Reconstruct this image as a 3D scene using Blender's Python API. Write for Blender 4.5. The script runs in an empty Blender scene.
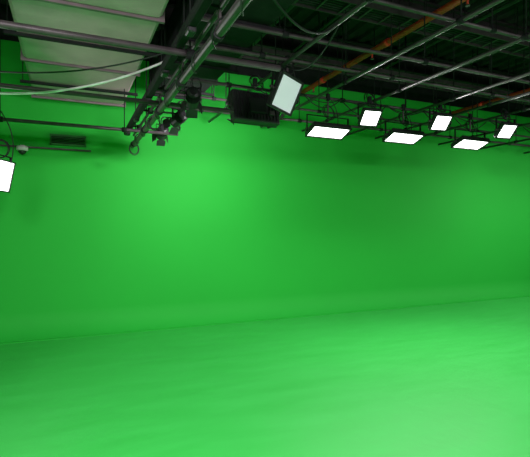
import bpy, math, random
from mathutils import Vector, Matrix
random.seed(4)
scene = bpy.context.scene
scene.view_settings.view_transform = 'Standard'

# ------------------------------------------------------------ materials
def new_mat(name):
    m = bpy.data.materials.new(name); m.use_nodes = True
    return m, m.node_tree.nodes, m.node_tree.links, m.node_tree.nodes["Principled BSDF"]

def simple(name, col, rough=0.6, metal=0.0, var=0.25, scale=8.0, bump=0.0, spec=0.5):
    m, n, l, b = new_mat(name)
    tc = n.new("ShaderNodeTexCoord")
    nz = n.new("ShaderNodeTexNoise"); nz.inputs["Scale"].default_value = scale
    nz.inputs["Detail"].default_value = 4
    l.new(tc.outputs["Object"], nz.inputs["Vector"])
    r = n.new("ShaderNodeValToRGB")
    r.color_ramp.elements[0].position = 0.3; r.color_ramp.elements[1].position = 0.7
    r.color_ramp.elements[0].color = [c*(1-var) for c in col]+[1]
    r.color_ramp.elements[1].color = [min(1, c*(1+var)) for c in col]+[1]
    l.new(nz.outputs["Fac"], r.inputs["Fac"]); l.new(r.outputs["Color"], b.inputs["Base Color"])
    b.inputs["Roughness"].default_value = rough; b.inputs["Metallic"].default_value = metal
    b.inputs["Specular IOR Level"].default_value = spec
    if bump:
        bp = n.new("ShaderNodeBump"); bp.inputs["Strength"].default_value = bump; bp.inputs["Distance"].default_value = 0.02
        l.new(nz.outputs["Fac"], bp.inputs["Height"]); l.new(bp.outputs["Normal"], b.inputs["Normal"])
    return m

def emit(name, col, strength):
    m, n, l, b = new_mat(name)
    b.inputs["Base Color"].default_value = (0.6, 0.6, 0.6, 1)
    b.inputs["Emission Color"].default_value = (*col, 1)
    b.inputs["Emission Strength"].default_value = strength
    b.inputs["Roughness"].default_value = 0.5
    return m

M_WALL = simple("chroma_wall_paint", (0.017, 0.44, 0.038), rough=0.7, var=0.02, scale=0.8, spec=0.3)
def floor_mat():
    m, n, l, b = new_mat("chroma_floor_paint")
    tc = n.new("ShaderNodeTexCoord")
    mp = n.new("ShaderNodeMapping"); mp.inputs["Scale"].default_value = (0.7, 3.0, 1); mp.inputs["Rotation"].default_value = (0, 0, 0.15)
    l.new(tc.outputs["Object"], mp.inputs["Vector"])
    nz = n.new("ShaderNodeTexNoise"); nz.inputs["Scale"].default_value = 1.6; nz.inputs["Detail"].default_value = 8; nz.inputs["Roughness"].default_value = 0.6
    l.new(mp.outputs["Vector"], nz.inputs["Vector"])
    r = n.new("ShaderNodeValToRGB")
    r.color_ramp.elements[0].position = 0.3; r.color_ramp.elements[1].position = 0.72
    r.color_ramp.elements[0].color = (0.038, 0.49, 0.068, 1); r.color_ramp.elements[1].color = (0.048, 0.54, 0.086, 1)
    l.new(nz.outputs["Fac"], r.inputs["Fac"]); l.new(r.outputs["Color"], b.inputs["Base Color"])
    b.inputs["Specular IOR Level"].default_value = 0.36
    rr = n.new("ShaderNodeMapRange"); rr.inputs["To Min"].default_value = 0.40; rr.inputs["To Max"].default_value = 0.58
    l.new(nz.outputs["Fac"], rr.inputs["Value"]); l.new(rr.outputs["Result"], b.inputs["Roughness"])
    n2 = n.new("ShaderNodeTexNoise"); n2.inputs["Scale"].default_value = 5; n2.inputs["Detail"].default_value = 5
    l.new(tc.outputs["Object"], n2.inputs["Vector"])
    bp = n.new("ShaderNodeBump"); bp.inputs["Strength"].default_value = 0.2; bp.inputs["Distance"].default_value = 0.02
    l.new(n2.outputs["Fac"], bp.inputs["Height"]); l.new(bp.outputs["Normal"], b.inputs["Normal"])
    return m
M_FLOOR = floor_mat()
M_BLACK = simple("matte_black_paint", (0.018, 0.016, 0.019), rough=0.85, spec=0.2)
M_DECK = simple("black_deck_paint", (0.048, 0.033, 0.042), rough=0.9, scale=3, spec=0.15)
M_PIPE = simple("dark_steel_pipe", (0.080, 0.058, 0.068), rough=0.45, metal=0.3, scale=12)
M_FIX = simple("black_fixture_plastic", (0.020, 0.017, 0.021), rough=0.45, scale=20)
M_DUCT = simple("grey_insulated_duct_wrap", (0.66, 0.35, 0.48), rough=0.6, scale=2.2, var=0.18, bump=0.9)
M_STRAP = simple("grey_duct_flange", (0.22, 0.13, 0.17), rough=0.6, scale=4)
M_RED = simple("red_sprinkler_paint", (0.85, 0.045, 0.025), rough=0.5, scale=6)
M_CABLE = simple("white_cable_jacket", (0.9, 0.75, 0.82), rough=0.5)
M_BCABLE = simple("black_cable_jacket", (0.01, 0.01, 0.011), rough=0.6)
M_WHITE = simple("white_plastic", (0.6, 0.52, 0.56), rough=0.4)
M_LED = emit("led_panel_glow", (1.0, 0.98, 1.0), 5)
M_DIM = emit("led_panel_diffuser_dimmed", (0.80, 0.84, 0.95), 0.42)
M_LENS = simple("smoked_lens", (0.02, 0.02, 0.02), rough=0.1)

# ------------------------------------------------------------ mesh builder
class MB:
    def __init__(s): s.v=[]; s.f=[]; s.m=[]; s.mats=[]
    def mi(s, mat):
        if mat not in s.mats: s.mats.append(mat)
        return s.mats.index(mat)
    def add(s, vs, fs, mat, mtx=None):
        o=len(s.v); k=s.mi(mat)
        for p in vs:
            p=Vector(p); s.v.append(mtx@p if mtx else p)
        for f in fs: s.f.append([i+o for i in f]); s.m.append(k)
    def box(s, c, d, mat, mtx=None, ch=0.0):
        x,y,z=[a/2 for a in d]; cx,cy,cz=c
        if ch<=0:
            vs=[(cx+i*x,cy+j*y,cz+k*z) for i in(-1,1) for j in(-1,1) for k in(-1,1)]
            fs=[(0,1,3,2),(4,6,7,5),(0,4,5,1),(2,3,7,6),(0,2,6,4),(1,5,7,3)]
            s.add(vs,fs,mat,mtx); return
        def ring(hx,hy,z0,c0):
            return [(cx-hx+c0,cy-hy,z0),(cx+hx-c0,cy-hy,z0),(cx+hx,cy-hy+c0,z0),(cx+hx,cy+hy-c0,z0),
                    (cx+hx-c0,cy+hy,z0),(cx-hx+c0,cy+hy,z0),(cx-hx,cy+hy-c0,z0),(cx-hx,cy-hy+c0,z0)]
        rs=[ring(x-ch,y-ch,cz-z,ch*.6),ring(x,y,cz-z+ch,ch),ring(x,y,cz+z-ch,ch),ring(x-ch,y-ch,cz+z,ch*.6)]
        vs=sum(rs,[]); fs=[tuple(reversed(range(8))),tuple(range(24,32))]
        for r in range(3):
            for i in range(8):
                j=(i+1)%8; fs.append((r*8+i,r*8+j,r*8+8+j,r*8+8+i))
        s.add(vs,fs,mat,mtx)
    def tube(s, pts, r, mat, n=10, mtx=None, cap=True):
        pts=[Vector(p) for p in pts]; vs=[]; fs=[]
        t0=(pts[1]-pts[0]).normalized()
        up=Vector((0,0,1)) if abs(t0.z)<.9 else Vector((1,0,0))
        a=t0.cross(up).normalized()
        rr = r if isinstance(r,(list,tuple)) else [r]*len(pts)
        for i,p in enumerate(pts):
            if i==0: t=pts[1]-pts[0]
            elif i==len(pts)-1: t=pts[-1]-pts[-2]
            else: t=pts[i+1]-pts[i-1]
            t.normalize(); a=(a-t*a.dot(t)).normalized(); b=t.cross(a)
            for k in range(n):
                an=2*math.pi*k/n; vs.append(p+(a*math.cos(an)+b*math.sin(an))*rr[i])
        for i in range(len(pts)-1):
            for k in range(n):
                j=(k+1)%n; fs.append((i*n+k,i*n+j,(i+1)*n+j,(i+1)*n+k))
        if cap:
            fs.append(tuple(reversed(range(n)))); o=(len(pts)-1)*n; fs.append(tuple(range(o,o+n)))
        s.add(vs,fs,mat,mtx)
    def obj(s, name, smooth=False, parent=None, loc=None):
        me=bpy.data.meshes.new(name)
        off=Vector(loc) if loc else Vector((0,0,0))
        me.from_pydata([tuple(p-off) for p in s.v],[],s.f); me.update()
        for m in s.mats: me.materials.append(m)
        for p,k in zip(me.polygons,s.m): p.material_index=k; p.use_smooth=smooth and len(p.vertices)==4
        o=bpy.data.objects.new(name,me); o.location=off; scene.collection.objects.link(o)
        if parent: o.parent=parent
        return o

def coil(c, r, turns, n=40, tilt=0.3, sq=1.3, seed=0):
    pts=[]
    for i in range(n+1):
        t=2*math.pi*turns*i/n
        rr=r*(1+0.12*math.sin(t*0.7+seed))
        pts.append((c[0]+rr*math.cos(t), c[1]+rr*math.sin(t)*tilt+0.015*math.sin(t*.5), c[2]+sq*rr*math.sin(t)))
    return pts
def bez(p0,p1,sag,n=16,side=(0,0,0)):
    p0=Vector(p0);p1=Vector(p1);out=[]
    for i in range(n+1):
        t=i/n; p=p0.lerp(p1,t); k=4*t*(1-t); p=p+Vector((0,0,-sag*k))+Vector(side)*k; out.append(p)
    return out

# ------------------------------------------------------------ room shell
XL,XR,YB,YW,ZC = -3.0,13.0,-4.0,7.5,5.0
ZG=4.30
def slab(name,c,d,mat):
    m=MB(); m.box(c,d,mat); return m.obj(name)
slab("floor",((XL+XR)/2,(YB+YW)/2,-0.05),(XR-XL+.4,YW-YB+.4,0.1),M_FLOOR)
def cyc(name):
    m=MB(); R=0.40; a0=0.42
    prof=[(YW-R-0.02,0.0),(YW-R-0.02,0.012)]
    for i in range(15):
        a=a0+(math.pi/2-a0)*i/14
        prof.append((YW-R+R*math.sin(a)-R*math.sin(a0), R-R*math.cos(a)-(R-R*math.cos(a0))+0.012))
    yend=prof[-1][0]
    prof.append((yend,ZG)); prof.append((yend+.12,ZG)); prof.append((yend+.12,0))
    vs=[];fs=[];n=len(prof)
    for x in (XL,XR):
        for y,z in prof: vs.append((x,y,z))
    for i in range(n):
        j=(i+1)%n; fs.append((i,j,n+j,n+i))
    m.add(vs,fs,M_WALL); o=m.obj(name)
    for p in o.data.polygons:
        p.use_smooth = abs(p.normal.z)>0.03 and abs(p.normal.z)<0.97
    return yend
YWALL=cyc("wall_back")
slab("wall_back_upper",((XL+XR)/2,YWALL+.10,(ZG+ZC)/2),(XR-XL,.12,ZC-ZG),M_BLACK)
slab("wall_left",(XL-.1,(YB+YW)/2,ZG/2),(.2,YW-YB+.2,ZG),M_WALL)
slab("wall_left_upper",(XL-.1,(YB+YW)/2,(ZG+ZC)/2),(.2,YW-YB+.2,ZC-ZG),M_BLACK)
slab("wall_right",(XR+.1,(YB+YW)/2,ZG/2),(.2,YW-YB+.2,ZG),M_WALL)
slab("wall_right_upper",(XR+.1,(YB+YW)/2,(ZG+ZC)/2),(.2,YW-YB+.2,ZC-ZG),M_BLACK)
slab("wall_front",((XL+XR)/2,YB-.1,ZC/2),(XR-XL+.4,.2,ZC),M_BLACK)
m=MB(); vs=[];fs=[]; x=XL; prof=[]
while x<XR:
    prof += [(x,ZC),(x+.12,ZC),(x+.15,ZC+.06),(x+.27,ZC+.06)]; x+=.30
prof.append((XR+.1,ZC))
for y in (YB-.1,YW+.2):
    for px,pz in prof: vs.append((px,y,pz))
n=len(prof)
for i in range(n-1): fs.append((i,i+1,n+i+1,n+i))
m.add(vs,fs,M_DECK)
m.box(((XL+XR)/2,(YB+YW)/2,ZC+.14),(XR-XL+.4,YW-YB+.4,.1),M_DECK)
m.obj("ceiling")
for y in (0.4,2.0,3.6,5.2,6.8):
    m=MB(); cx=(XL+XR)/2; L=XR-XL
    m.box((cx,y,ZC-.02),(L,.16,.03),M_DECK); m.box((cx,y,ZC-.20),(L,.02,.34),M_DECK); m.box((cx,y,ZC-.37),(L,.16,.03),M_DECK)
    m.obj("ceiling_beam")

# ------------------------------------------------------------ ductwork
def duct(name,x0,x1,y0,y1,z0,z1,mat,seg=1.2,strap=M_BLACK,fl=M_BLACK):
    m=MB(); y=y0
    while y<y1-.01:
        e=min(y+seg,y1); m.box(((x0+x1)/2,(y+e)/2,(z0+z1)/2),(x1-x0,e-y-.02,z1-z0),mat,ch=.03)
        m.box(((x0+x1)/2,e-.01,(z0+z1)/2),(x1-x0+.05,.035,z1-z0+.05),fl)
        m.box(((x0+x1)/2,(y+e)/2,z0-.03),(x1-x0+.2,.04,.03),strap)
        for sx in (x0-.07,x1+.07): m.tube([(sx,(y+e)/2,z0-.05),(sx,(y+e)/2,ZC)],.006,strap,6)
        y=e
    return m.obj(name)
duct("insulated_air_duct",-.47,.76,1.0,7.1,3.48,3.98,M_DUCT,seg=1.53,fl=M_STRAP)
duct("black_air_duct",1.05,1.75,.8,6.4,3.5,4.05,M_BLACK,seg=1.2)

# ------------------------------------------------------------ pipes
def pipe(p0,p1,r=.024,mat=M_PIPE,hang=1.8,name="lighting_pipe"):
    m=MB(); p0=Vector(p0);p1=Vector(p1)
    m.tube([p0,p1],r,mat,12)
    L=(p1-p0).length; k=max(2,int(L/hang)+1)
    for i in range(k):
        t=(i+.5)/k; p=p0.lerp(p1,t)
        m.tube([p,(p.x,p.y,ZC-.0)],.007,M_BLACK,6)
        d=(p1-p0).normalized()
        m.tube([p-d*.03,p+d*.03],r*1.5,M_BLACK,10)
    return m.obj(name,smooth=True)
pipe((XL+.05,3.34,2.93),(1.6,3.34,2.93),.026)
pipe((XL+.05,4.77,2.93),(1.7,4.77,2.93),.023)
pipe((XL+.05,6.25,2.93),(1.4,6.25,2.93),.023)
for y,r in ((3.75,.02),(4.3,.022),(5.35,.022),(6.0,.018),(6.65,.022),(2.9,.018)): pipe((1.0,y,3.42),(XR-.1,y,3.42),r)
for x in (2.08,3.0,3.8,4.72,5.4,6.1,7.0,8.2,9.6): pipe((x,-1.5,3.34),(x,7.0,3.34),.020)
pipe((-2.0,-1.5,3.0),(-2.0,6.8,3.0),.026)
def sprinkler(x,z,r=.034):
    m=MB(); m.tube([(x,-2,z),(x,7.2,z)],r,M_RED,12)
    for y in (0,1.5,3.1,4.7,6.3):
        m.tube([(x,y-.05,z),(x,y+.05,z)],r+.008,M_RED,12)
        m.tube([(x,y,z),(x,y,ZC)],.008,M_BLACK,6)
        m.tube([(x,y+.3,z),(x,y+.3,z-.10)],.012,M_RED,8); m.tube([(x,y+.3,z-.10),(x,y+.3,z-.11)],.025,M_PIPE,10)
    m.obj("sprinkler_pipe",smooth=True)
sprinkler(3.8,4.03,.04); sprinkler(7.4,4.03,.042)
def conduit(x,z,r):
    m=MB(); m.tube([(x,-2,z),(x,7.2,z)],r,M_PIPE,10)
    for y in (0,2.3,4.7,6.5):
        m.tube([(x,y,z),(x,y,ZC)],.007,M_BLACK,6); m.tube([(x,y-.03,z),(x,y+.03,z)],r*1.4,M_BLACK,10)
    m.obj("electrical_conduit",smooth=True)
for x,z,r in ((2.6,4.45,.03),(3.35,4.5,.02),(5.2,4.5,.03),(6.3,4.45,.022),(8.6,4.45,.03)): conduit(x,z,r)
def tray(y,z,x0,x1,w=.3):
    m=MB()
    for s in(-1,1): m.box(((x0+x1)/2,y+s*w/2,z),(x1-x0,.012,.07),M_PIPE)
    x=x0+.1
    while x<x1: m.box((x,y,z-.02),(.025,w,.012),M_PIPE); x+=.3
    for k in range(5):
        yy=y-w/2+.05+k*.05; m.tube([(x0,yy,z+.0),((x0+x1)/2,yy+.01,z+.01),(x1,yy,z)],.012,M_BCABLE,6)
    x=x0+.5
    while x<x1:
        for s in(-1,1): m.tube([(x,y+s*w/2,z),(x,y+s*w/2,ZC)],.006,M_BLACK,6)
        x+=1.6
    m.obj("cable_tray")
tray(4.4,4.2,1.95,12.5); tray(6.1,4.2,1.95,12.5)

# main truss (left centre)
m=MB(); X0=.86; ZT=2.83
m.tube([(X0,-1.5,ZT),(X0,6.9,ZT)],.032,M_PIPE,14)
m.tube([(X0+.02,-1.5,ZT+.17),(X0+.02,6.9,ZT+.17)],.017,M_PIPE,12)
y=-1.3
while y<6.9:
    m.box((X0+.01,y,ZT+.09),(.014,.04,.18),M_PIPE)
    m.tube([(X0,y-.03,ZT),(X0,y+.03,ZT)],.042,M_BLACK,12)
    m.tube([(X0+.02,y,ZT+.17),(X0+.02,y,ZC)],.008,M_BLACK,6)
    y+=1.0
m.box((X0-.10,2.7,ZT+.17),(.07,8.2,.07),M_BLACK,ch=.01)
y=-.9
while y<6.8:
    m.box((X0-.04,y,ZT+.17),(.12,.03,.02),M_BLACK)
    m.box((X0-.10,y+.3,ZT+.12),(.06,.10,.04),M_FIX,ch=.008); y+=.9
pts=[(X0+.045*math.cos(i*.55),-1.2+i*.045,ZT+.045*math.sin(i*.55)) for i in range(178)]
m.tube(pts,.006,M_BCABLE,5)
m.tube(coil((X0,6.7,ZT-.07),.065,3,seed=2),.005,M_BCABLE,5)
m.tube(coil((X0,5.0,ZT-.07),.06,2.5,seed=3),.005,M_BCABLE,5)
m.obj("lighting_truss",smooth=False)

# ------------------------------------------------------------ LED panel fixture
def led_panel(x,y,z,zp,yaw,tilt,w=.6,h=.28,face=M_LED,power=40,doors=False,d=.06,seed=1,temp=(1,.97,1),name="led_light_panel",spread=160,roll=0,back=M_FIX,fr=.016):
    m=MB()
    Rz=Matrix.Rotation(-math.radians(yaw),4,'Z'); T=Matrix.Translation((x,y,z)); RR=Matrix.Rotation(math.radians(roll),4,'Y')
    H=T@Rz@RR@Matrix.Rotation(-math.radians(tilt),4,'X')
    HB=H@Matrix.Rotation(math.radians(90),4,'X')
    m.box((0,0,.0),(w,h,d),M_FIX,HB,ch=.012)
    zf=-d/2-.002
    m.add([(-w/2+fr,-h/2+fr,zf),(w/2-fr,-h/2+fr,zf),(w/2-fr,h/2-fr,zf),(-w/2+fr,h/2-fr,zf)],[(3,2,1,0)],face,HB)
    for sx in(-1,1): m.box((sx*(w/2-fr/2),0,zf-.004),(fr,h,.014),M_FIX,HB)
    for sy in(-1,1): m.box((0,sy*(h/2-fr/2),zf-.004),(w,fr,.014),M_FIX,HB)
    for i in range(13):
        m.box((-w*.42+i*w*.07,0,d/2+.008),(.008,h*.86,.016),back,HB)
    m.box((0,0,d/2+.025),(w*.36,h*.5,.04),M_BLACK,HB,ch=.008)
    m.box((w*.3,-h*.2,d/2+.025),(.07,.05,.03),M_PIPE,HB)
    if doors:
        for sy,a in ((1,38),(-1,-38)):
            D=HB@Matrix.Translation((0,sy*h/2,zf))@Matrix.Rotation(math.radians(-a),4,'X')
            m.box((0,0,-.08),(w,.006,.16),M_FIX,D)
        for sx in(-1,1):
            D=HB@Matrix.Translation((sx*w/2,0,zf))@Matrix.Rotation(math.radians(sx*38),4,'Y')
            m.box((0,0,-.06),(.006,h*.9,.12),M_FIX,D)
    Y=T@Rz@RR; top=h/2+.05
    for sx in(-1,1):
        m.box((sx*(w/2+.03),0,top/2-.02),(.008,.03,top+.04),M_BLACK,Y)
        m.tube([(sx*(w/2),0,0),(sx*(w/2+.05),0,0)],.016,M_PIPE,8,Y)
    m.box((0,0,top),(w+.07,.03,.008),M_BLACK,Y)
    tp=Y@Vector((0,0,top))
    m.tube([tp,(tp.x,tp.y,zp+.04)],.013,M_PIPE,8)
    m.box((tp.x,tp.y,zp),(.05,.05,.10),M_BLACK,ch=.008)
    m.tube([(tp.x-.04,tp.y,zp-.03),(tp.x+.05,tp.y,zp-.03)],.01,M_PIPE,8)
    m.tube(coil((x+.03,y+.02,z+top+.07),.08,2.5,seed=seed,tilt=.5),.006,M_BCABLE,5)
    m.tube(bez((x+.02,y,zp),(x+w*.25,y,z+h*.2),-.02,12,(.08,.03,0)),.006,M_BCABLE,5)
    o=m.obj(name,loc=(x,y,z))
    if power:
        L=bpy.data.lights.new("panel_light","AREA"); L.shape='RECTANGLE'; L.size=w-.05; L.size_y=h-.05
        L.energy=power; L.color=temp; L.spread=math.radians(spread)
        lo=bpy.data.objects.new("panel_light",L); scene.collection.objects.link(lo)
        lm=H@Matrix.Translation((0,d/2+.02,0))@Matrix.Rotation(math.radians(90),4,'X')
        lo.parent=o; lo.matrix_parent_inverse=Matrix.Translation((-x,-y,-z)); lo.matrix_basis=lm
    return o
for i,(x,y,z) in enumerate(((3.28,5.3,2.96),(4.60,5.3,2.99),(5.98,5.3,3.00))):
    led_panel(x,y,z,3.42,180,69,power=20,seed=i,fr=.022)
for i,(x,y,z) in enumerate(((3.72,4.95,3.11),(4.83,4.8,3.12),(6.1,4.75,3.10))):
    led_panel(x,y,z,3.34,188,42,w=.28,h=.25,power=10,seed=i+5,fr=.02)
led_panel(2.02,4.9,3.03,3.34,-4,12,w=.60,h=.38,power=76,doors=True,seed=9,spread=145,d=.10)
led_panel(2.12,4.3,3.05,3.42,160,22,w=.34,h=.38,face=M_DIM,power=0,d=.06,seed=11,roll=-10,fr=.025)
led_panel(-.74,5.75,2.2,2.93,115,12,w=.45,h=.36,power=12,seed=12)
k=0
for y,t,ps in ((1.2,60,(46,44,15,19,34)),(-1.4,44,(46,44,34,33,38))):  # unseen panel rows outside the view, added to brighten floor and wall
    for x,p in zip((-1.6,0.4,2.6,4.9,7.4),ps):
        led_panel(x,y,3.02,3.34,0,t,power=p,seed=k); k+=1
for x in (8.6,11.0): led_panel(x,4.9,3.0,3.42,0,50,power=28,seed=k)
pipe((-2.8,1.2,3.34),(1.5,1.2,3.34),.024); pipe((-2.8,-1.4,3.34),(1.5,-1.4,3.34),.024)

# ------------------------------------------------------------ small black spotlights on truss
def spot_can(x,y,z,yaw,tilt,s=1.0):
    m=MB(); T=Matrix.Translation((x,y,z))@Matrix.Rotation(-math.radians(yaw),4,'Z'); H=T@Matrix.Rotation(-math.radians(tilt),4,'X')
    m.tube([(0,-.15*s,0),(0,-.13*s,0),(0,.02*s,0),(0,.10*s,0),(0,.12*s,0)],[.05*s,.08*s,.085*s,.085*s,.095*s],M_FIX,16,H)
    m.tube([(0,.12*s,0),(0,.122*s,0)],[.08*s,.078*s],M_LENS,16,H)
    for i in range(5): m.tube([(0,(-.11+i*.022)*s,0),(0,(-.105+i*.022)*s,0)],.094*s,M_BLACK,14,H)
    for a in (0,90,180,270):
        D=H@Matrix.Rotation(math.radians(a),4,'Y')@Matrix.Translation((0,.12*s,.09*s))@Matrix.Rotation(math.radians(25),4,'X')
        m.box((0,.06*s,0),(.15*s,.12*s,.004),M_FIX,D)
    for sx in(-1,1): m.box((sx*.105*s,0,.06*s),(.006,.03,.16*s),M_BLACK,T)
    m.box((0,0,.14*s),(.22*s,.03,.006),M_BLACK,T)
    zt=ZT+.17
    m.tube([(x,y,z+.14*s),(x,y,zt)],.011,M_PIPE,8)
    m.tube([(x+.02,y,zt),(X0,y,zt)],.012,M_PIPE,8)
    m.box((X0+.02,y,zt),(.06,.05,.07),M_BLACK,ch=.006)
    m.tube(coil((x+.04,y,z+.2*s),.05,2,seed=int(y*7)),.005,M_BCABLE,5)
    m.obj("spotlight",loc=(x,y,z))
for (x,y,z,yw,tl) in ((1.20,6.35,3.22,0,20),(1.22,5.4,3.20,-20,20),(1.16,4.5,3.20,10,20)):
    spot_can(x,y,z-.26,yw,tl,.8)

# ------------------------------------------------------------ cables
def cable(pts,r,mat,name):
    m=MB(); m.tube(pts,r,mat,6); return m.obj(name,smooth=True)
cable(bez((.95,4.6,3.35),(-1.6,4.9,2.98),.28,24),.012,M_CABLE,"white_cable")
cable(bez((.9,3.9,3.2),(-1.2,4.3,2.95),.18,20),.007,M_BCABLE,"black_cable")
cable(bez((1.0,2.4,3.1),(2.08,3.2,3.34),.2,20),.009,M_BCABLE,"black_cable")
cable(bez((2.08,3.2,3.31),(2.1,4.2,3.31),.16,20),.008,M_BCABLE,"black_cable")
m=MB(); xs=[2.2,2.9,3.5,4.3,5.0,5.6,6.4,7.2,8.0]
for i in range(len(xs)-1):
    m.tube(bez((xs[i],5.31,3.42),(xs[i+1],5.31,3.42),.10+.05*(i%3),12),.008,M_BCABLE,5)
    m.tube(bez((xs[i],5.30,3.42),(xs[i+1],5.30,3.42),.05+.03*(i%2),12),.007,M_BCABLE,5)
m.obj("festoon_cable",smooth=True)

# ------------------------------------------------------------ wall things at left
m=MB()
m.tube([(XL+.05,YWALL-.05,2.78),(.3,YWALL-.05,2.78)],.014,M_PIPE,8)
m.obj("wall_conduit",smooth=True)
m=MB()
cx,cy,cz=-.62,YWALL-.12,2.72
m.tube([(cx,cy,cz+.06),(cx,cy,cz+.05),(cx,cy,cz),(cx,cy,cz-.01)],[.05,.075,.075,.06],M_WHITE,18)
prof=[(.055*math.cos(a*math.pi/12),-.055*math.sin(a*math.pi/12)) for a in range(6)]
m.tube([(cx,cy,cz-.01+p[1]) for p in prof]+[(cx,cy,cz-.07)],[p[0] for p in prof]+[.004],M_LENS,18)
m.box((cx,cy+.06,cz+.06),(.05,.13,.03),M_WHITE)
m.obj("dome_security_camera",smooth=True)
m=MB()
gx,gz=-.02,2.92; gm=simple("green_painted_grille",(0.012,0.14,0.02),rough=.6)
m.box((gx,YWALL-.03,gz+.07),(.50,.06,.02),gm); m.box((gx,YWALL-.03,gz-.07),(.50,.06,.02),gm)
for sx in(-1,1): m.box((gx+sx*.24,YWALL-.03,gz),(.02,.06,.16),gm)
for i in range(6): m.box((gx,YWALL-.03,gz-.055+i*.022),(.47,.04,.006),gm,None)
m.box((gx,YWALL-.01,gz),(.48,.02,.14),M_BLACK)
m.obj("air_vent_grille")

# ------------------------------------------------------------ world + camera
w=bpy.data.worlds.new("studio_dark"); scene.world=w; w.use_nodes=True
w.node_tree.nodes["Background"].inputs["Color"].default_value=(.5,.55,.52,1)
w.node_tree.nodes["Background"].inputs["Strength"].default_value=.02
cam=bpy.data.cameras.new("camera"); cam.sensor_width=36; cam.lens=445/530*36; cam.clip_start=.05
co=bpy.data.objects.new("camera",cam); co.location=(0,0,1.6); co.rotation_euler=(math.radians(90),0,-math.radians(23.7))
scene.collection.objects.link(co); scene.camera=co
